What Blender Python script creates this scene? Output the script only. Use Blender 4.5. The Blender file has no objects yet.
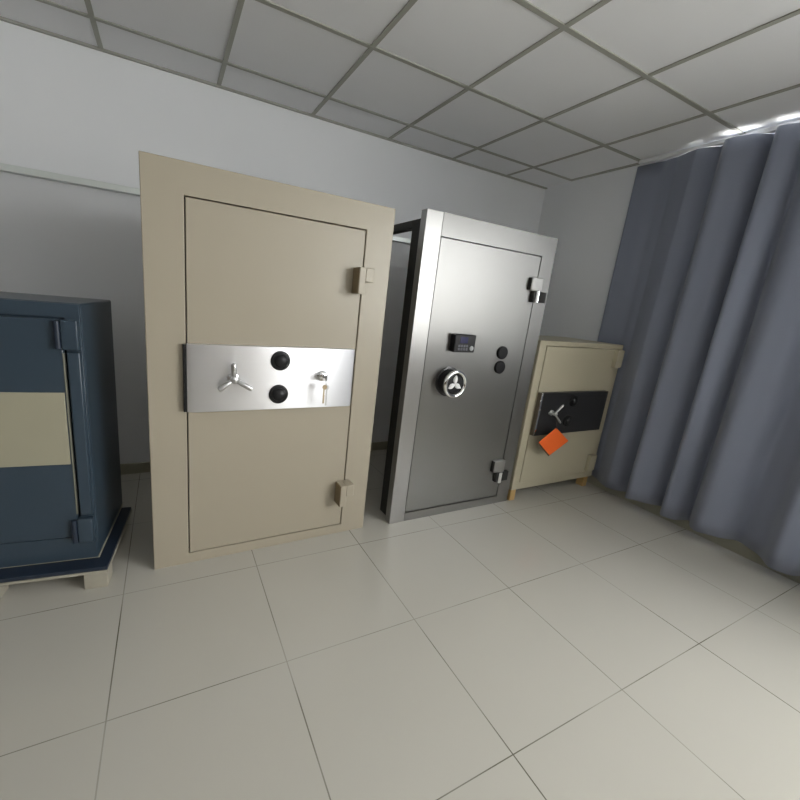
import bpy, bmesh, math, random
from mathutils import Matrix, Vector

S = bpy.context.scene
COL = S.collection
random.seed(4)

# ------------------------------------------------------------------ camera
cam_data = bpy.data.cameras.new('camera')
cam = bpy.data.objects.new('camera', cam_data)
COL.objects.link(cam)
R = ((0.894187, 0.021668, -0.447168), (-0.437705, 0.252119, -0.863047), (0.094039, 0.967454, 0.234925))
P = (0.37511, -2.93931, 1.32505)
cam.matrix_world = Matrix([[R[i][0], R[i][1], R[i][2], P[i]] for i in range(3)] + [[0, 0, 0, 1]])
cam_data.sensor_width = 36.0
cam_data.lens = 391.368 / 800 * 36
cam_data.shift_x = 0.04356
cam_data.shift_y = -0.00626
cam_data.clip_start = 0.05
S.camera = cam

# ------------------------------------------------------------------ world (overcast daylight)
W = bpy.data.worlds.new('overcast_sky')
S.world = W
W.use_nodes = True
wn = W.node_tree.nodes
wl = W.node_tree.links
wn.clear()
wo = wn.new('ShaderNodeOutputWorld')
wb = wn.new('ShaderNodeBackground')
wc = wn.new('ShaderNodeTexCoord')
wsx = wn.new('ShaderNodeSeparateXYZ')
wr = wn.new('ShaderNodeValToRGB')
wr.color_ramp.elements[0].position = 0.46
wr.color_ramp.elements[0].color = (0.74, 0.70, 0.68, 1)
wr.color_ramp.elements[1].position = 0.54
wr.color_ramp.elements[1].color = (1.0, 0.945, 0.955, 1)
wm = wn.new('ShaderNodeMath'); wm.operation = 'MULTIPLY_ADD'
wm.inputs[1].default_value = 0.5
wm.inputs[2].default_value = 0.5
wl.new(wc.outputs['Generated'], wsx.inputs[0])
wl.new(wsx.outputs['Z'], wm.inputs[0])
wl.new(wm.outputs[0], wr.inputs[0])
wl.new(wr.outputs[0], wb.inputs['Color'])
wb.inputs['Strength'].default_value = 21.3
wl.new(wb.outputs[0], wo.inputs['Surface'])

S.view_settings.view_transform = 'Standard'
S.view_settings.look = 'None'
S.view_settings.exposure = 0.0
S.view_settings.gamma = 1.0
S.view_settings.use_curve_mapping = False
S.cycles.use_denoising = True
S.cycles.max_bounces = 10
S.cycles.diffuse_bounces = 6
S.cycles.glossy_bounces = 5
S.cycles.sample_clamp_indirect = 8.0

# room dimensions (metres); back wall on Y=0, viewer at negative Y
H = 2.504
XR = 3.56          # right wall
XC = 3.60         # right wall inside the corner recess
XL = -2.1
YF = -6.4
T = 0.15
# windows in the right wall:  y0, y1
WZ0, WZ1 = 0.88, 2.44
WIN_R = [(-2.75, -1.15), (-4.65, -3.15), (-6.25, -4.75)]
# window in the front wall behind the viewer
WIN_F = []

def portal(name, loc, rot, sx, sy):
    d = bpy.data.lights.new(name, 'AREA')
    d.shape = 'RECTANGLE'; d.size = sx; d.size_y = sy
    d.cycles.is_portal = True
    o = bpy.data.objects.new(name, d); COL.objects.link(o)
    o.location = loc; o.rotation_euler = rot
    return o
for (a, b) in WIN_R:
    portal('window_daylight', (XR + T + 0.02, (a + b) / 2, (WZ0 + WZ1) / 2), (0, math.pi / 2, 0), WZ1 - WZ0, b - a)
for (a, b) in WIN_F:
    portal('window_daylight', ((a + b) / 2, YF - T - 0.02, (WZ0 + WZ1) / 2), (math.pi / 2, 0, math.pi) if False else (math.pi / 2, 0, 0), b - a, WZ1 - WZ0)

# ------------------------------------------------------------------ materials
def new_mat(name):
    m = bpy.data.materials.new(name)
    m.use_nodes = True
    return m, m.node_tree.nodes, m.node_tree.links, m.node_tree.nodes['Principled BSDF']

def mat(name, col, rough=0.5, metal=0.0, spec=0.5, var=0.04, scale=6.0, bump=0.0, bscale=200.0, coat=0.0):
    m, n, l, b = new_mat(name)
    b.inputs['Roughness'].default_value = rough
    b.inputs['Metallic'].default_value = metal
    b.inputs['Specular IOR Level'].default_value = spec
    b.inputs['Coat Weight'].default_value = coat
    tc = n.new('ShaderNodeTexCoord')
    nz = n.new('ShaderNodeTexNoise'); nz.inputs['Scale'].default_value = scale; nz.inputs['Detail'].default_value = 3
    l.new(tc.outputs['Object'], nz.inputs['Vector'])
    mx = n.new('ShaderNodeMix'); mx.data_type = 'RGBA'
    mx.inputs['A'].default_value = tuple(c * (1 - var) for c in col) + (1,)
    mx.inputs['B'].default_value = tuple(min(1, c * (1 + var)) for c in col) + (1,)
    l.new(nz.outputs['Fac'], mx.inputs['Factor'])
    l.new(mx.outputs['Result'], b.inputs['Base Color'])
    if bump:
        n2 = n.new('ShaderNodeTexNoise'); n2.inputs['Scale'].default_value = bscale
        l.new(tc.outputs['Object'], n2.inputs['Vector'])
        bp = n.new('ShaderNodeBump'); bp.inputs['Strength'].default_value = bump; bp.inputs['Distance'].default_value = 0.002
        l.new(n2.outputs['Fac'], bp.inputs['Height'])
        l.new(bp.outputs[0], b.inputs['Normal'])
    return m

def brushed(name, col, rough, aniso=0.7, vertical=True):
    m, n, l, b = new_mat(name)
    b.inputs['Metallic'].default_value = 1.0
    b.inputs['Anisotropic'].default_value = aniso
    b.inputs['Anisotropic Rotation'].default_value = 0.0 if vertical else 0.25
    tg = n.new('ShaderNodeTangent'); tg.direction_type = 'RADIAL'; tg.axis = 'Z'
    l.new(tg.outputs[0], b.inputs['Tangent'])
    tc = n.new('ShaderNodeTexCoord')
    mp = n.new('ShaderNodeMapping')
    mp.inputs['Scale'].default_value = (220, 220, 2.0) if vertical else (2, 220, 220)
    nz = n.new('ShaderNodeTexNoise'); nz.inputs['Scale'].default_value = 1.0; nz.inputs['Detail'].default_value = 2
    l.new(tc.outputs['Object'], mp.inputs[0]); l.new(mp.outputs[0], nz.inputs['Vector'])
    mr = n.new('ShaderNodeMapRange')
    mr.inputs['To Min'].default_value = rough - 0.03; mr.inputs['To Max'].default_value = rough + 0.035
    l.new(nz.outputs['Fac'], mr.inputs['Value']); l.new(mr.outputs[0], b.inputs['Roughness'])
    mx = n.new('ShaderNodeMix'); mx.data_type = 'RGBA'
    mx.inputs['A'].default_value = tuple(c * 0.985 for c in col) + (1,)
    mx.inputs['B'].default_value = tuple(c * 1.015 for c in col) + (1,)
    l.new(nz.outputs['Fac'], mx.inputs['Factor']); l.new(mx.outputs['Result'], b.inputs['Base Color'])
    return m

M = {}
M['wall'] = mat('white_wall_paint', (0.82, 0.835, 0.86), 0.75, var=0.015, scale=2, bump=0.05, bscale=90)
M['ceiling'] = mat('mineral_ceiling_tile', (0.83, 0.835, 0.855), 0.9, var=0.02, scale=3, bump=0.25, bscale=160)
M['tbar'] = mat('painted_ceiling_bar', (0.36, 0.36, 0.32), 0.6)
M['baseboard'] = mat('tile_baseboard', (0.36, 0.35, 0.27), 0.35)
M['rail'] = mat('pale_metal_trunking', (0.72, 0.76, 0.74), 0.28, 0.7)
M['fill_blocker'] = mat('added_dark_panelling', (0.09, 0.06, 0.04), 0.5, var=0.2, scale=8)  # dark wood tone for unseen panels added to cut fill light
M['hinge_shade'] = mat('shaded_hinge_brown', (0.20, 0.15, 0.085), 0.45)  # shade and floor reflection on the hinge side, put into the colour
M['steel_stile'] = brushed('brushed_stainless_stile', (0.40, 0.395, 0.387), 0.40, 0.75, True)
M['frame_white'] = mat('white_window_frame', (0.75, 0.76, 0.77), 0.35)
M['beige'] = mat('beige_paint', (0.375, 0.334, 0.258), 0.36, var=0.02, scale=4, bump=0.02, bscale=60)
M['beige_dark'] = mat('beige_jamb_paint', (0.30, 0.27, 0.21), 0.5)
M['gap'] = mat('dark_gap_seal', (0.05, 0.038, 0.025), 0.7)
M['alu'] = brushed('satin_aluminium', (0.80, 0.80, 0.82), 0.38, 0.3, False)
M['steel'] = brushed('brushed_stainless_steel', (0.285, 0.282, 0.275), 0.40, 0.8, True)
M['chrome'] = mat('polished_chrome', (0.80, 0.80, 0.80), 0.12, 1.0)
M['satin'] = mat('satin_chrome', (0.62, 0.62, 0.62), 0.3, 1.0)
M['black'] = mat('black_plastic', (0.009, 0.009, 0.010), 0.42, spec=0.3)
M['black_satin'] = mat('black_satin_paint', (0.018, 0.018, 0.02), 0.3)
M['dark_steel'] = mat('dark_primer_steel', (0.022, 0.022, 0.021), 0.7)
M['small_beige'] = mat('pale_olive_beige_paint', (0.45, 0.41, 0.30), 0.4, var=0.02)
M['small_panel'] = mat('black_lock_panel', (0.022, 0.022, 0.023), 0.38)
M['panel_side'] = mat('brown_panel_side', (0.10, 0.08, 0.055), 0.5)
M['wood'] = mat('pale_pine_wood', (0.36, 0.335, 0.27), 0.7, var=0.12, scale=18)
M['wood_foot'] = mat('orange_pine_foot', (0.50, 0.33, 0.13), 0.65, var=0.12, scale=18)
M['orange'] = mat('orange_card', (0.85, 0.13, 0.012), 0.6)
M['brown_card'] = mat('brown_card_back', (0.10, 0.07, 0.04), 0.7)
M['blue'] = mat('blue_enamel', (0.036, 0.057, 0.080), 0.30, var=0.05, bump=0.04, bscale=120)
M['blue_dark'] = mat('dark_blue_enamel', (0.016, 0.026, 0.045), 0.4)
M['cream'] = mat('cream_plate', (0.36, 0.34, 0.25), 0.45)
M['brass'] = mat('brass_key', (0.45, 0.36, 0.24), 0.3, 1.0)
M['blade'] = mat('bright_brushed_blade', (0.82, 0.82, 0.82), 0.4, 0.0)
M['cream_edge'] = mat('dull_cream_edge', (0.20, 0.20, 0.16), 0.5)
M['keygrey'] = mat('keypad_button_grey', (0.10, 0.10, 0.12), 0.5)
M['keyscreen'] = mat('keypad_display', (0.03, 0.03, 0.09), 0.15)
M['keylight'] = mat('keypad_sensor_grey', (0.33, 0.34, 0.34), 0.4)

def floor_material():
    m, n, l, b = new_mat('polished_cream_floor_tile')
    tc = n.new('ShaderNodeTexCoord')
    sp = n.new('ShaderNodeSeparateXYZ'); l.new(tc.outputs['Object'], sp.inputs[0])
    def math_(op, a, bb=None, c=None):
        x = n.new('ShaderNodeMath'); x.operation = op
        for i, v in enumerate((a, bb, c)):
            if v is None: continue
            if isinstance(v, (int, float)): x.inputs[i].default_value = v
            else: l.new(v, x.inputs[i])
        return x.outputs[0]
    t = 0.5638
    def line(out, off, w):
        u = math_('DIVIDE', math_('SUBTRACT', out, off), t)
        f = math_('FRACT', u)
        d = math_('MINIMUM', f, math_('SUBTRACT', 1.0, f))
        return math_('LESS_THAN', d, w / t), math_('FLOOR', u)
    lx, ix = line(sp.outputs['X'], 0.1793, 0.0021)
    ly, iy = line(sp.outputs['Y'], -0.6806, 0.0016)
    g = math_('MAXIMUM', lx, ly)
    # uneven dirt in the joints
    nz = n.new('ShaderNodeTexNoise'); nz.inputs['Scale'].default_value = 2.6; nz.inputs['Detail'].default_value = 2
    l.new(tc.outputs['Object'], nz.inputs['Vector'])
    dr = n.new('ShaderNodeMapRange'); dr.inputs['From Min'].default_value = 0.35; dr.inputs['From Max'].default_value = 0.68
    dr.inputs['To Min'].default_value = 0.35; dr.inputs['To Max'].default_value = 1.0
    l.new(nz.outputs['Fac'], dr.inputs['Value'])
    gf = math_('MULTIPLY', g, dr.outputs[0])
    # per tile tone
    cb = n.new('ShaderNodeCombineXYZ'); l.new(ix, cb.inputs[0]); l.new(iy, cb.inputs[1])
    wh = n.new('ShaderNodeTexWhiteNoise'); l.new(cb.outputs[0], wh.inputs['Vector'])
    n2 = n.new('ShaderNodeTexNoise'); n2.inputs['Scale'].default_value = 5; n2.inputs['Detail'].default_value = 5
    l.new(tc.outputs['Object'], n2.inputs['Vector'])
    f2 = math_('MULTIPLY_ADD', wh.outputs['Value'], 0.4, math_('MULTIPLY', n2.outputs['Fac'], 0.6))
    mx = n.new('ShaderNodeMix'); mx.data_type = 'RGBA'
    mx.inputs['A'].default_value = (0.50, 0.482, 0.428, 1); mx.inputs['B'].default_value = (0.515, 0.497, 0.442, 1)
    l.new(f2, mx.inputs['Factor'])
    m2 = n.new('ShaderNodeMix'); m2.data_type = 'RGBA'
    m2.inputs['B'].default_value = (0.13, 0.12, 0.09, 1)
    l.new(gf, m2.inputs['Factor']); l.new(mx.outputs['Result'], m2.inputs['A'])
    l.new(m2.outputs['Result'], b.inputs['Base Color'])
    n3 = n.new('ShaderNodeTexNoise'); n3.inputs['Scale'].default_value = 9; n3.inputs['Detail'].default_value = 4
    l.new(tc.outputs['Object'], n3.inputs['Vector'])
    rr = n.new('ShaderNodeMapRange'); rr.inputs['To Min'].default_value = 0.17; rr.inputs['To Max'].default_value = 0.19
    l.new(n3.outputs['Fac'], rr.inputs['Value'])
    l.new(rr.outputs[0], b.inputs['Roughness'])
    return m
M['floor'] = floor_material()

def glass_material():
    m = bpy.data.materials.new('window_glass'); m.use_nodes = True
    n = m.node_tree.nodes; l = m.node_tree.links; n.clear()
    o = n.new('ShaderNodeOutputMaterial'); t = n.new('ShaderNodeBsdfTransparent'); t.inputs[0].default_value = (0.93, 0.96, 0.95, 1)
    g = n.new('ShaderNodeBsdfGlossy'); g.inputs['Roughness'].default_value = 0.02
    x = n.new('ShaderNodeMixShader'); x.inputs[0].default_value = 0.06
    l.new(t.outputs[0], x.inputs[1]); l.new(g.outputs[0], x.inputs[2]); l.new(x.outputs[0], o.inputs[0])
    return m
M['glass'] = glass_material()

def curtain_material():
    m, n, l, b = new_mat('slate_blue_curtain_cloth')
    b.inputs['Roughness'].default_value = 0.85
    b.inputs['Sheen Weight'].default_value = 0.25
    b.inputs['Sheen Roughness'].default_value = 0.5
    tc = n.new('ShaderNodeTexCoord')
    mp = n.new('ShaderNodeMapping'); mp.inputs['Scale'].default_value = (500, 500, 500)
    wv = n.new('ShaderNodeTexNoise'); wv.inputs['Scale'].default_value = 1.0
    l.new(tc.outputs['Object'], mp.inputs[0]); l.new(mp.outputs[0], wv.inputs['Vector'])
    mx = n.new('ShaderNodeMix'); mx.data_type = 'RGBA'
    mx.inputs['A'].default_value = (0.215, 0.235, 0.31, 1); mx.inputs['B'].default_value = (0.26, 0.285, 0.36, 1)
    l.new(wv.outputs['Fac'], mx.inputs['Factor']); l.new(mx.outputs['Result'], b.inputs['Base Color'])
    return m
M['curtain'] = curtain_material()

# ------------------------------------------------------------------ mesh helpers
class MB:
    def __init__(self): self.bm = bmesh.new()
    def box(self, x0, x1, y0, y1, z0, z1):
        v = [self.bm.verts.new((x, y, z)) for x in (x0, x1) for y in (y0, y1) for z in (z0, z1)]
        for f in ((0, 1, 3, 2), (4, 6, 7, 5), (0, 4, 5, 1), (2, 3, 7, 6), (0, 2, 6, 4), (1, 5, 7, 3)):
            self.bm.faces.new([v[i] for i in f])
        return self
    def ring(self, o, i, y0, y1):
        """rectangular frame: o, i = (x0,x1,z0,z1) outer / inner; one clean solid"""
        def loop(r, y): return [self.bm.verts.new(c) for c in ((r[0], y, r[2]), (r[1], y, r[2]), (r[1], y, r[3]), (r[0], y, r[3]))]
        a, b, c, d = loop(o, y0), loop(i, y0), loop(o, y1), loop(i, y1)
        for k in range(4):
            j = (k + 1) % 4
            self.bm.faces.new((a[k], a[j], b[j], b[k])); self.bm.faces.new((c[k], d[k], d[j], c[j]))
            self.bm.faces.new((a[k], c[k], c[j], a[j])); self.bm.faces.new((b[k], b[j], d[j], d[k]))
        return self
    def prism(self, pts, z0, z1):
        a = [self.bm.verts.new((x, y, z0)) for x, y in pts]; b = [self.bm.verts.new((x, y, z1)) for x, y in pts]
        n = len(pts)
        self.bm.faces.new(a); self.bm.faces.new(b[::-1])
        for k in range(n): self.bm.faces.new((a[k], b[k], b[(k + 1) % n], a[(k + 1) % n]))
        return self
    def lathe(self, prof, center=(0, 0, 0), axis='Y', seg=40):
        """prof: list of (radius, height along the axis); axis Y points to the viewer with negative heights"""
        rings = []
        for r, h in prof:
            if r < 1e-6: pts = [(0, 0, h)]
            else: pts = [(r * math.cos(2 * math.pi * k / seg), r * math.sin(2 * math.pi * k / seg), h) for k in range(seg)]
            vs = []
            for p in pts:
                q = {'Z': (p[0], p[1], p[2]), 'Y': (p[0], p[2], p[1]), 'X': (p[2], p[0], p[1])}[axis]
                vs.append(self.bm.verts.new((q[0] + center[0], q[1] + center[1], q[2] + center[2])))
            rings.append(vs)
        for a, b in zip(rings, rings[1:]):
            if len(a) == 1 and len(b) == 1: continue
            for k in range(seg):
                j = (k + 1) % seg
                if len(a) == 1: self.bm.faces.new((a[0], b[k], b[j]))
                elif len(b) == 1: self.bm.faces.new((a[k], a[j], b[0]))
                else: self.bm.faces.new((a[k], a[j], b[j], b[k]))
        if len(rings[0]) > 1: self.bm.faces.new(rings[0])
        if len(rings[-1]) > 1: self.bm.faces.new(rings[-1])
        return self
    def tube(self, pts, r, seg=12, closed=False):
        pts = [Vector(p) for p in pts]; n = len(pts); rs = r if isinstance(r, (list, tuple)) else [r] * n
        rings = []
        prev = None
        for i, p in enumerate(pts):
            if closed: t = (pts[(i + 1) % n] - pts[i - 1]).normalized()
            else: t = (pts[min(i + 1, n - 1)] - pts[max(i - 1, 0)]).normalized()
            if prev is None:
                u = t.orthogonal().normalized()
            else:
                u = (prev - t * prev.dot(t)).normalized()
            prev = u; w = t.cross(u)
            rings.append([self.bm.verts.new(p + (u * math.cos(2 * math.pi * k / seg) + w * math.sin(2 * math.pi * k / seg)) * rs[i]) for k in range(seg)])
        m = n if closed else n - 1
        for i in range(m):
            a, b = rings[i], rings[(i + 1) % n]
            for k in range(seg): self.bm.faces.new((a[k], a[(k + 1) % seg], b[(k + 1) % seg], b[k]))
        if not closed:
            self.bm.faces.new(rings[0][::-1]); self.bm.faces.new(rings[-1])
        return self
    def build(self, name, material, parent=None, bevel=0.0, kind=None, smooth=True, bseg=2):
        bmesh.ops.recalc_face_normals(self.bm, faces=self.bm.faces)
        me = bpy.data.meshes.new(name); self.bm.to_mesh(me); self.bm.free()
        me.materials.append(material)
        if smooth:
            for p in me.polygons: p.use_smooth = True
            me.set_sharp_from_angle(angle=math.radians(35))
        o = bpy.data.objects.new(name, me); COL.objects.link(o)
        if parent: o.parent = parent
        if bevel:
            b = o.modifiers.new('edge', 'BEVEL'); b.width = bevel; b.segments = bseg; b.limit_method = 'ANGLE'
            b.angle_limit = math.radians(40); b.harden_normals = False
        if kind: o['kind'] = kind
        return o

def struct(name, mb, m, parent=None, bevel=0.0):
    return mb.build(name, m, parent, bevel, None if parent else 'structure', smooth=bool(bevel))

def thing(name, label, cat, loc=(0, 0, 0), rz=0.0, group=None):
    o = bpy.data.objects.new(name, None); COL.objects.link(o)
    o.empty_display_size = 0.1
    o.location = loc; o.rotation_euler = (0, 0, rz)
    o['label'] = label; o['category'] = cat
    if group: o['group'] = group
    return o

# ------------------------------------------------------------------ the room
struct('floor', MB().box(XL, XC, YF, 0.0, -0.08, 0.0), M['floor'])
struct('wall_back', MB().box(XL - T, XC + T, 0.0, T, -0.08, H + 0.25), M['wall'])
struct('wall_left', MB().box(XL - T, XL, YF, 0.0, -0.08, H + 0.25), M['wall'])

def pierced(mb, a0, a1, z0, z1, holes, put):
    """wall strip along a with window holes"""
    put(mb, a0, a1, z0, WZ0); put(mb, a0, a1, WZ1, z1)
    edges = [a0] + [v for h in sorted(holes) for v in h] + [a1]
    for k in range(0, len(edges), 2): put(mb, edges[k], edges[k + 1], WZ0, WZ1)
wr_ = MB()
pierced(wr_, YF, -0.31, -0.08, H + 0.25, WIN_R, lambda m, a, b, z0, z1: m.box(XR, XR + T + 0.04, a, b, z0, z1))
wr_.box(XC, XR + T + 0.04, -0.31, 0.0, -0.08, H + 0.25)
struct('wall_right', wr_, M['wall'])
wf_ = MB()
pierced(wf_, XL - T, XC + T, -0.08, H + 0.25, WIN_F, lambda m, a, b, z0, z1: m.box(a, b, YF - T, YF, z0, z1))
struct('wall_front', wf_, M['wall'])

n_ = 1
for (a, b) in WIN_R:
    w = struct('window_%d' % n_, MB().box(XR + 0.06, XR + 0.12, a, a + 0.05, WZ0, WZ1).box(XR + 0.06, XR + 0.12, b - 0.05, b, WZ0, WZ1)
        .box(XR + 0.06, XR + 0.12, a + 0.05, b - 0.05, WZ0, WZ0 + 0.05).box(XR + 0.06, XR + 0.12, a + 0.05, b - 0.05, WZ1 - 0.05, WZ1)
        .box(XR + 0.07, XR + 0.11, (a + b) / 2 - 0.025, (a + b) / 2 + 0.025, WZ0 + 0.05, WZ1 - 0.05), M['frame_white'])
    MB().box(XR + 0.088, XR + 0.092, a + 0.04, (a + b) / 2 - 0.02, WZ0 + 0.04, WZ1 - 0.04).build('window_pane', M['glass'], w, smooth=False)
    MB().box(XR + 0.088, XR + 0.092, (a + b) / 2 + 0.02, b - 0.04, WZ0 + 0.04, WZ1 - 0.04).build('window_pane', M['glass'], w, smooth=False)
    n_ += 1
for (a, b) in WIN_F:
    w = struct('window_%d' % n_, MB().ring((a, b, WZ0, WZ1), (a + 0.05, b - 0.05, WZ0 + 0.05, WZ1 - 0.05), YF - 0.12, YF - 0.06)
        .box((a + b) / 2 - 0.025, (a + b) / 2 + 0.025, YF - 0.11, YF - 0.07, WZ0 + 0.05, WZ1 - 0.05), M['frame_white'])
    MB().box(a + 0.04, b - 0.04, YF - 0.092, YF - 0.088, WZ0 + 0.04, WZ1 - 0.04).build('window_pane', M['glass'], w, smooth=False)
    n_ += 1

# suspended ceiling: tiles resting on the T bars
CX0, CY0, CP = 0.0844, -0.3059, 0.6
tiles = MB()
xs = sorted([CX0 + CP * i for i in range(-4, 7) if XL < CX0 + CP * i < XR])
ys = sorted([CY0 - CP * j for j in range(0, 12) if YF < CY0 - CP * j < 0])
tiles.box(XL, XC, YF, 0.0, H + 0.004, H + 0.03)
struct('ceiling', tiles, M['ceiling'])
bars = MB()
for x in xs: bars.box(x - 0.012, x + 0.012, YF, 0, H - 0.001, H + 0.006)
for y in ys: bars.box(XL, XC, y - 0.012, y + 0.012, H - 0.0015, H + 0.0055)
struct('trim_1', bars, M['tbar'])
ang = MB().box(XL, XC, -0.02, 0, H - 0.006, H + 0.005).box(XR - 0.022, XR, YF, -0.31, H - 0.006, H + 0.005)
struct('trim_2', ang, M['tbar'])
struct('trim_3', MB().box(XL, XC, -0.045, 0.0, 1.802, 1.838), M['rail'], bevel=0.003)
struct('baseboard_back', MB().box(XL, XC, -0.012, 0, 0, 0.075), M['baseboard'])
struct('baseboard_right', MB().box(XR - 0.012, XR, YF, -0.31, 0, 0.075), M['baseboard'])
struct('baseboard_left', MB().box(XL + 0.03, XL + 0.042, YF, -0.012, 0, 0.075), M['baseboard'])
struct('fill_blocker_left', MB().box(XL, XL + 0.03, YF, -0.045, 0, 1.45), M['fill_blocker'])  # unseen dark panel added on the left wall to absorb bounce light
struct('fill_blocker_front', MB().box(XL + 0.03, XR - 0.012, YF, YF + 0.03, 0, 1.45), M['fill_blocker'])  # unseen dark panel added behind the viewer to lower the fill

# ------------------------------------------------------------------ curtain with its track
def curtain_obj():
    bm = bmesh.new()
    y_start, y_end = -0.90, -3.1
    ncol, nrow = 260, 26
    z_bot, z_top = 0.085, 2.472
    grid = []
    for r in range(nrow + 1):
        v = r / nrow; z = z_bot + (z_top - z_bot) * v
        row = []
        for c in range(ncol + 1):
            s = c / ncol
            y = y_start + (y_end - y_start) * s
            grow = min(1.0, max(0.0, (-1.16 - y) / 0.12))
            amp = 0.009 + 0.056 * grow
            ph = 2 * math.pi * (s * 8.6 + 0.20 * math.sin(s * 17.0) + 0.07 * math.sin(s * 47 + 1))
            wav = math.sin(ph) + 0.28 * math.sin(2 * ph + 0.8)
            a = amp * (0.80 + 0.30 * (1 - v) + 0.15 * math.sin(5 * v + s * 30))
            x = XR - 0.022 - amp * 1.15 - a * wav * 0.9 - 0.02 * grow * (1 - v)
            if grow == 0: x = min(x, XR - 0.012)
            zz = z + (0.012 * math.sin(ph * 0.5) if r == 0 else 0)
            yy = y + 0.012 * math.cos(ph) * (0.6 + 0.4 * v)
            row.append(bm.verts.new((x, yy, zz)))
        grid.append(row)
    for r in range(nrow):
        for c in range(ncol):
            bm.faces.new((grid[r][c], grid[r][c + 1], grid[r + 1][c + 1], grid[r + 1][c]))
    me = bpy.data.meshes.new('curtain'); bm.to_mesh(me); bm.free()
    me.materials.append(M['curtain'])
    for p in me.polygons: p.use_smooth = True
    o = bpy.data.objects.new('curtain', me); COL.objects.link(o)
    sm = o.modifiers.new('cloth', 'SOLIDIFY'); sm.thickness = 0.003; sm.offset = 0
    o['label'] = 'long slate-blue cloth curtain in deep folds along the right wall'
    o['category'] = 'curtain'
    return o
curtain_obj()
tr = MB().box(XR - 0.085, XR - 0.045, -6.2, -0.92, 2.474, H - 0.007).build('curtain_track', M['frame_white'], None, 0.002)
tr['label'] = 'white ceiling track carrying the slate-blue curtain on the right'
tr['category'] = 'curtain track'

# ------------------------------------------------------------------ shared fittings
def dial(parent, x, y, z, r, m=None, name='combination_dial'):
    d = MB().lathe([(r, 0), (r, -0.005), (r * 0.95, -0.009), (r * 0.72, -0.011)], (x, y, z), 'Y', 48).build(name, m or M['black'], parent)
    k = MB().lathe([(r * 0.70, -0.010), (r * 0.66, -0.017), (r * 0.5, -0.023), (r * 0.25, -0.026), (0, -0.027)], (x, y, z), 'Y', 40).build('dial_knob', m or M['black'], d)
    return d

def handle(parent, hub, tips, r, m, standoff, hubr=0.018):
    """three-spoke handle: hub and tips are (x, z); y0 plane in hub[2]"""
    x, z, y = hub
    h = MB().lathe([(hubr * 1.5, 0), (hubr * 1.5, -0.008), (hubr * 0.9, -0.012), (hubr * 0.9, -standoff * 0.75), (hubr * 1.15, -standoff * 0.85), (hubr * 1.1, -standoff - 0.010), (hubr * 0.6, -standoff - 0.016), (0, -standoff - 0.017)], (x, y, z), 'Y', 32).build('handle_hub', m, parent)
    for tx, tz in tips:
        d = Vector((tx - x, 0, tz - z)); L = d.length; d.normalize()
        a = Vector((x, y - standoff, z)) + d * hubr * 0.7
        b = Vector((x, y - standoff - 0.012, z)) + d * L
        mid = a.lerp(b, 0.9)
        MB().tube([a, a.lerp(b, 0.3), mid, b], [r * 0.75, r * 0.9, r, r * 0.7], 16).build('handle_spoke', m, h)
    return h

# ------------------------------------------------------------------ big beige vault door
def beige_door():
    t = thing('vault_door', 'tall beige steel vault door with a bright silver lock band across it', 'vault door', (0.293, -1.12, 0), 0.015)
    W_, H_ = 1.104, 1.776
    g = (0.149, 0.956, 0.052, 1.655)
    MB().ring((0, W_, 0, H_), g, 0, 0.045).build('frame', M['beige'], t, 0.003)
    MB().ring((0.09, W_ - 0.09, 0.0, H_ - 0.06), (0.12, W_ - 0.12, 0.03, H_ - 0.09), 0.045, 0.62).box(0.09, W_ - 0.09, 0.62, 0.64, 0.0, H_ - 0.06).build('jamb', M['beige_dark'], t, 0.002)  # unseen depth and closed back added to block light behind the door
    MB().box(g[0] + 0.005, g[1] - 0.005, 0.002, 0.14, g[2] + 0.005, g[3] - 0.005).build('door_leaf', M['beige'], t, 0.003)
    MB().ring((g[0] - 0.004, g[1] + 0.004, g[2] - 0.004, g[3] + 0.004), (g[0] + 0.02, g[1] - 0.02, g[2] + 0.02, g[3] - 0.02), 0.046, 0.06).build('door_seal', M['gap'], t)
    # lock band, chamfered at its left end
    z0, z1 = 0.776, 1.076
    lp = MB().prism([(0.150, 0.002), (0.150, -0.022), (0.182, -0.030), (0.928, -0.030), (0.937, -0.024), (0.937, 0.002)], z0, z1).build('lock_panel', M['alu'], t, 0.0015)
    MB().box(0.136, 0.150, -0.024, -0.0005, z0 + 0.002, z1 - 0.002).build('end_cap', M['black'], lp, 0.002)
    handle(t, (0.338, 0.931, -0.030), [(0.334, 1.004), (0.272, 0.888), (0.414, 0.889)], 0.0125, M['satin'], 0.036, 0.016)
    dial(t, 0.551, -0.030, 1.012, 0.046)
    dial(t, 0.548, -0.030, 0.851, 0.046)
    # key cylinder
    kx, kz = 0.768, 0.940
    kl = MB().lathe([(0.026, 0), (0.026, -0.006), (0.021, -0.010), (0.021, -0.024), (0.017, -0.026), (0.0, -0.025)], (kx - 0.006, -0.030, kz), 'Y', 32).build('key_lock', M['chrome'], t)
    MB().box(kx - 0.008, kx - 0.004, -0.0565, -0.054, kz - 0.010, kz + 0.010).build('keyhole', M['black'], kl)
    # hinges: the leaf side slopes, the block steps down
    for z in (1.350, 0.208):
        h = MB().box(0.904, 0.9365, -0.072, 0.0015, z, z + 0.125).build('hinge', M['beige'], t, 0.002)
        MB().box(0.9015, 0.9038, -0.069, 0.0015, z + 0.003, z + 0.122).build('hinge_side_shade', M['hinge_shade'], h)  # thin plate carrying the painted shade of the hinge's left face
        MB().box(0.9370, 0.982, -0.071, -0.0005, z + 0.060, z + 0.125).build('hinge_knuckle', M['beige'], h, 0.003)
        MB().box(0.9370, 0.962, -0.035, -0.0005, z + 0.004, z + 0.056).build('hinge_pin', M['beige'], h, 0.002)
    return t
beige_door()

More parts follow.
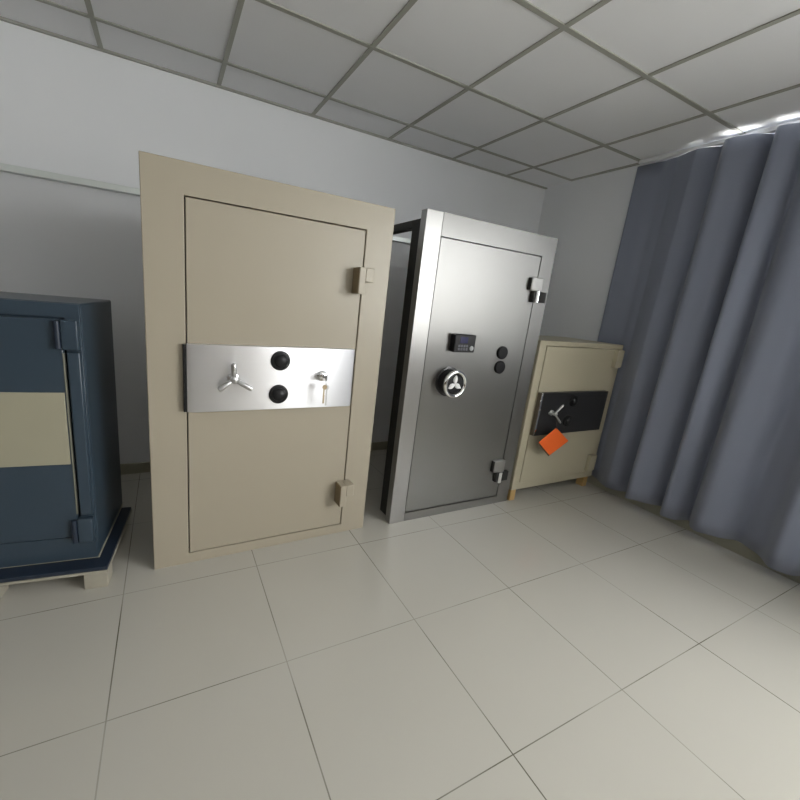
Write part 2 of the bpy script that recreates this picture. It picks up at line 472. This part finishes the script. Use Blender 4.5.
# keys hanging in the silver band of the beige door
def local(root, p):
    a = root[3]; x, y, z = p
    return (root[0] + x * math.cos(a) - y * math.sin(a), root[1] + x * math.sin(a) + y * math.cos(a), root[2] + z)
RB = (0.293, -1.12, 0, 0.015)
def keys():
    t = thing('key_bunch', 'small bunch of keys hanging from the lock of the silver band', 'keys', local(RB, (0.762, -0.0575, 0.940)), 0.015)
    def blade(mb, x, y, z0, z1, w):
        mb.box(x - w / 2, x + w / 2, y - 0.0012, y + 0.0012, z0, z1)
        for k in range(5): mb.box(x + w / 2 - 0.0005, x + w / 2 + 0.0022 - 0.0006 * (k % 2), y - 0.0012, y + 0.0012, z0 + 0.004 + k * 0.008, z0 + 0.008 + k * 0.008)
    MB().box(-0.0012, 0.0012, -0.026, 0.0, -0.006, 0.004).lathe([(0.015, -0.0015), (0.016, 0), (0.015, 0.0015)], (0, -0.034, 0), 'X', 24).build('inserted_key', M['satin'], t)
    ring = [(0.0, -0.034 + 0.012 * math.sin(2 * math.pi * k / 20), -0.020 + 0.014 * math.cos(2 * math.pi * k / 20)) for k in range(20)]
    MB().tube(ring, 0.0014, 8, True).build('key_ring', M['chrome'], t)
    mb = MB().lathe([(0.012, -0.001), (0.012, 0.001)], (-0.006, -0.037, -0.044), 'Y', 20); blade(mb, -0.009, -0.037, -0.125, -0.050, 0.007)
    mb.build('hanging_key', M['brass'], t)
    mb = MB().lathe([(0.012, -0.001), (0.012, 0.001)], (0.007, -0.032, -0.046), 'Y', 20); blade(mb, 0.007, -0.032, -0.138, -0.052, 0.007)
    mb.build('hanging_key', M['satin'], t)
keys()

# ------------------------------------------------------------------ stainless steel vault door
def steel_door():
    t = thing('vault_door', 'brushed stainless steel vault door with round wheel and black keypad', 'vault door', (1.570, -1.119, 0), 0.005)
    W_, H_ = 0.996, 1.807
    g = (0.107, 0.884, 0.055, 1.690)
    fr = MB().ring((0.107, W_, 0, H_), g, 0, 0.05)
    # top and bottom rails + right stile; the left stile is a strip of its own with a seam
    fr.bm.free()
    fr = MB().box(g[0] + 0.001, W_, 0, 0.05, g[3], H_).box(g[0] + 0.001, W_, 0, 0.05, 0, g[2]).box(g[1], W_, 0, 0.05, g[2] - 0.0001, g[3] + 0.0001)
    fr.build('frame', M['steel'], t)
    MB().box(0, g[0] - 0.001, -0.001, 0.05, 0, H_).build('side_stile', M['steel_stile'], t, 0.002)
    MB().box(g[0] + 0.004, g[1] - 0.003, 0.003, 0.13, g[2] + 0.005, g[3] - 0.004).build('door_leaf', M['steel'], t, 0.002)
    MB().ring((g[0] - 0.02, g[1] + 0.02, g[2] - 0.02, g[3] + 0.02), (g[0] + 0.03, g[1] - 0.03, g[2] + 0.03, g[3] - 0.03), 0.0505, 0.06).build('door_seal', M['black_satin'], t)
    # rear subframe of dark tube, reaching back towards the wall
    jb = MB()
    for x in (0.028, W_ - 0.078):
        jb.box(x, x + 0.05, 0.051, 0.17, 0, 1.776)
        jb.box(x, x + 0.05, 0.47, 0.52, 0, 1.776)
        jb.box(x, x + 0.05, 0.17, 0.47, 1.735, 1.776)
    jb.box(W_ - 0.040, W_ - 0.030, 0.17, 0.47, 0.0, 1.735)  # side sheet added to block light from the right
    jb.box(0.078, W_ - 0.078, 0.062, 0.10, 1.735, 1.776)
    jb.box(0.30, W_ - 0.078, 0.49, 0.50, 0.0, 0.9)  # low back sheet added to deepen the darkness behind the door
    jb.build('rear_frame', M['dark_steel'], t, 0.002)
    # keypad
    kp = MB().box(0.268, 0.424, -0.042, 0.003, 1.082, 1.186).build('keypad', M['black'], t, 0.006)
    MB().box(0.306, 0.362, -0.0445, -0.041, 1.136, 1.172).build('keypad_display', M['keyscreen'], kp, 0.001)
    for r_ in range(2):
        for c_ in range(4):
            MB().box(0.296 + c_ * 0.019, 0.310 + c_ * 0.019, -0.0450, -0.041, 1.094 + r_ * 0.019, 1.108 + r_ * 0.019).build('keypad_button', M['keygrey'], kp, 0.001)
    MB().lathe([(0.014, -0.041), (0.014, -0.045), (0.010, -0.047), (0.0, -0.047)], (0.397, 0, 1.108), 'Y', 24).build('keypad_sensor', M['keylight'], kp)
    # drum wheel
    cx, cz = 0.294, 0.900
    wb_ = MB().lathe([(0.080, 0.003), (0.080, -0.046), (0.074, -0.050), (0.060, -0.050), (0.060, -0.040), (0.0, -0.040)], (cx, 0, cz), 'Y', 56).build('wheel_drum', M['black'], t)
    ringp = [(cx + 0.072 * math.cos(2 * math.pi * k / 56), -0.068, cz + 0.072 * math.sin(2 * math.pi * k / 56)) for k in range(56)]
    MB().tube(ringp, 0.0125, 14, True).build('wheel_rim', M['chrome'], wb_)
    MB().lathe([(0.061, -0.0495), (0.061, -0.058), (0.054, -0.064), (0.0, -0.066)], (cx, 0, cz), 'Y', 48).build('wheel_face', M['black'], wb_)
    for k in range(3):
        a = math.radians(90 + 120 * k)
        d = Vector((math.cos(a), 0, math.sin(a))); s = Vector((-math.sin(a), 0, math.cos(a)))
        mb = MB(); prof = [(0.002, 0.004), (0.016, 0.014), (0.028, 0.016), (0.040, 0.011), (0.051, 0.001)]
        top = []; bot = []; c0 = Vector((cx, -0.066, cz)); c1 = Vector((cx, -0.073, cz))
        ol = [c0 + d * l_ + s * w_ for l_, w_ in prof] + [c0 + d * l_ - s * w_ for l_, w_ in prof[::-1]]
        oh = [c1 + d * l_ + s * w_ * 0.6 for l_, w_ in prof] + [c1 + d * l_ - s * w_ * 0.6 for l_, w_ in prof[::-1]]
        a_ = [mb.bm.verts.new(v) for v in ol]; b_ = [mb.bm.verts.new(v) for v in oh]
        mb.bm.faces.new(a_); mb.bm.faces.new(b_[::-1]); nn = len(a_)
        for q in range(nn): mb.bm.faces.new((a_[q], b_[q], b_[(q + 1) % nn], a_[(q + 1) % nn]))
        mb.build('wheel_blade', M['blade'], wb_)
    MB().lathe([(0.088, 0.003), (0.088, -0.006), (0.081, -0.008)], (cx, 0, cz), 'Y', 56).build('wheel_flange', M['black_satin'], wb_)
    for z in (1.084, 0.991):
        d = MB().lathe([(0.041, 0.003), (0.041, -0.010), (0.036, -0.014), (0.018, -0.015), (0, -0.015)], (0.690, 0, z), 'Y', 40).build('dial_cover', M['black'], t)
    # hinges
    for z, top, dx in ((1.408, 0.150, 0.026), (0.182, 0.160, -0.002)):
        h = MB().box(0.785 + dx, 0.880 + dx, -0.027, -0.0005 + 0.003, z + top * 0.47, z + top).build('hinge', M['steel_stile'], t, 0.004)
        MB().box(0.779 + dx, 0.786 + dx, -0.023, 0.0025, z + top * 0.47 + 0.004, z + top - 0.004).build('hinge_shoulder', M['dark_steel'], h, 0.002)
        MB().lathe([(0.015, z), (0.015, z + top * 0.47)], (0.846 + dx, -0.030, 0), 'Z', 24).build('hinge_pin', M['chrome'], h)
        MB().box(0.866 + dx, 0.930 + dx, -0.026, -0.0005, z + 0.004, z + top * 0.47 - 0.002).box(0.815 + dx, 0.829 + dx, -0.026, 0.0025, z + 0.002, z + top * 0.47 - 0.002).build('hinge_leaf', M['dark_steel'], h, 0.003)
steel_door()

# ------------------------------------------------------------------ small beige safe
RS = (2.580, -1.125, 0, 0.003)
def small_safe():
    t = thing('safe', 'waist-high pale beige safe with black lock band before the curtain', 'safe', RS[:3], RS[3])
    W_, z0, z1 = 0.918, 0.085, 1.176
    g = (0.066, 0.866, 0.135, 1.143)
    MB().ring((0, W_, z0, z1), g, 0, 0.06).box(0, W_, 0.06, 0.50, z0, z1).build('body', M['small_beige'], t, 0.004)
    MB().box(g[0] + 0.003, g[1] - 0.003, -0.004, 0.058, g[2] + 0.003, g[3] - 0.003).build('door_leaf', M['small_beige'], t, 0.003)
    lp = MB().box(0.072, 0.812, -0.034, -0.0035, 0.512, 0.822).build('lock_panel', M['small_panel'], t, 0.001)
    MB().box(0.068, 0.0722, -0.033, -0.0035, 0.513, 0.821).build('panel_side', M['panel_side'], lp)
    MB().box(0.072, 0.087, -0.0365, -0.0338, 0.513, 0.821).build('panel_edge_strip', M['chrome'], lp, 0.001)
    handle(t, (0.205, 0.678, -0.034), [(0.256, 0.744), (0.124, 0.690), (0.268, 0.612)], 0.0075, M['satin'], 0.032, 0.013)
    for x, z in ((0.420, 0.757), (0.398, 0.608)): dial(t, x, -0.034, z, 0.044)
    for z, dx in ((1.005, 0.032), (0.155, 0.012)):
        h = MB().box(0.785 + dx, 0.850 + dx, -0.034, -0.0035, z, z + 0.135).build('hinge', M['small_beige'], t, 0.004)
        MB().lathe([(0.011, z + 0.004), (0.011, z + 0.131)], (0.858 + dx, -0.022, 0), 'Z', 20).build('hinge_knuckle', M['small_beige'], h)
    for x in (0.004, W_ - 0.086):
        for y in (0.004, 0.43):
            MB().box(x, x + 0.052, y, y + 0.06, 0, z0).build('foot', M['wood_foot'], t, 0.003)
small_safe()

def tag():
    o = local(RS, (0.215, -0.092, 0.478))
    t = thing('hang_tag', 'bright orange card tag hanging from the small safe handle', 'tag', o, 0.003)
    # corners in (x, z) relative to the thing
    q = [(0.008, 0.103), (0.165, -0.005), (-0.015, -0.098), (-0.148, 0.010)]
    def plate(pts, y0, y1, tilt=0.0):
        mb = MB(); a = [mb.bm.verts.new((x, y0 + tilt * z, z)) for x, z in pts]; b = [mb.bm.verts.new((x, y1 + tilt * z, z)) for x, z in pts]
        mb.bm.faces.new(a); mb.bm.faces.new(b[::-1])
        for k in range(4): mb.bm.faces.new((a[k], b[k], b[(k + 1) % 4], a[(k + 1) % 4]))
        return mb
    # a slight curl: two cards, the brown backing a touch lower
    plate(q, 0.0, 0.0018, 0.05).build('orange_card', M['orange'], t, smooth=False)
    q2 = [(x * 0.98 - 0.004, z * 0.98 - 0.010) for x, z in q]
    plate(q2, 0.0045, 0.0065, 0.05).build('backing_card', M['brown_card'], t, smooth=False)
    MB().tube([(-0.008, 0.012, 0.180), (-0.002, 0.006, 0.150), (0.006, 0.002, 0.118), (0.008, 0.001, 0.094)], 0.0012, 8).build('string', M['brown_card'], t)
tag()

# ------------------------------------------------------------------ blue safe on a wooden pallet
BA = math.radians(-6.5)
BO = (0.077, -1.096)
def pallet():
    t = thing('pallet', 'low timber pallet with pale edge under the dark blue safe', 'pallet', (BO[0], BO[1], 0), BA)
    for x in (-0.040, -0.42, -0.80):
        for y in (-0.072, 0.18, 0.35):
            xx = x if y < 0 or x < -0.3 else x - 0.07
            MB().box(xx, xx + 0.088, y, y + 0.085, 0.0, 0.072).build('block', M['wood'], t, 0.003)
    MB().box(-0.82, 0.051, -0.072, 0.44, 0.072, 0.083).build('deck_board', M['wood'], t, 0.002)
    MB().box(-0.818, 0.048, -0.068, 0.438, 0.083, 0.100).build('painted_deck', M['blue_dark'], t, 0.002)
pallet()

def blue_safe():
    t = thing('safe', 'dark blue steel safe with cream panel standing on a pallet', 'safe', (BO[0], BO[1], 0.100), BA)
    D_, W_, H_ = 0.47, 0.78, 1.108
    MB().box(-W_, 0, 0.012, D_, 0.006, H_).build('body', M['blue'], t, 0.006)
    MB().box(-W_ - 0.002, 0.002, 0.006, D_ + 0.002, 0, 0.007).build('base_edge', M['cream'], t)
    # frame around the door
    MB().ring((-W_ + 0.001, -0.001, 0.008, H_ - 0.002), (-W_ + 0.055, -0.052, 0.12, H_ - 0.055), -0.004, 0.0125).build('door_frame', M['blue'], t, 0.003)
    dl = MB().box(-W_ + 0.062, -0.060, -0.016, 0.0125, 0.127, H_ - 0.062).build('door_leaf', M['blue'], t, 0.005)
    MB().box(-W_ + 0.075, -0.066, -0.024, -0.0155, 0.465, 0.765).build('cream_panel', M['cream'], dl, 0.002)
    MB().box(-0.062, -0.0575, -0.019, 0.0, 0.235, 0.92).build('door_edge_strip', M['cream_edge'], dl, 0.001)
    MB().box(-0.048, -0.006, -0.020, -0.003, 0.228, 0.925).build('hinge_cover', M['blue'], t, 0.004)
    for z in (0.105, 0.935):
        h = MB().box(-0.058, -0.004, -0.034, -0.003, z, z + 0.112).build('hinge', M['blue'], t, 0.004)
        MB().lathe([(0.011, z + 0.004), (0.011, z + 0.108)], (-0.070, -0.028, 0), 'Z', 20).build('hinge_pin', M['blue_dark'], h)
blue_safe()
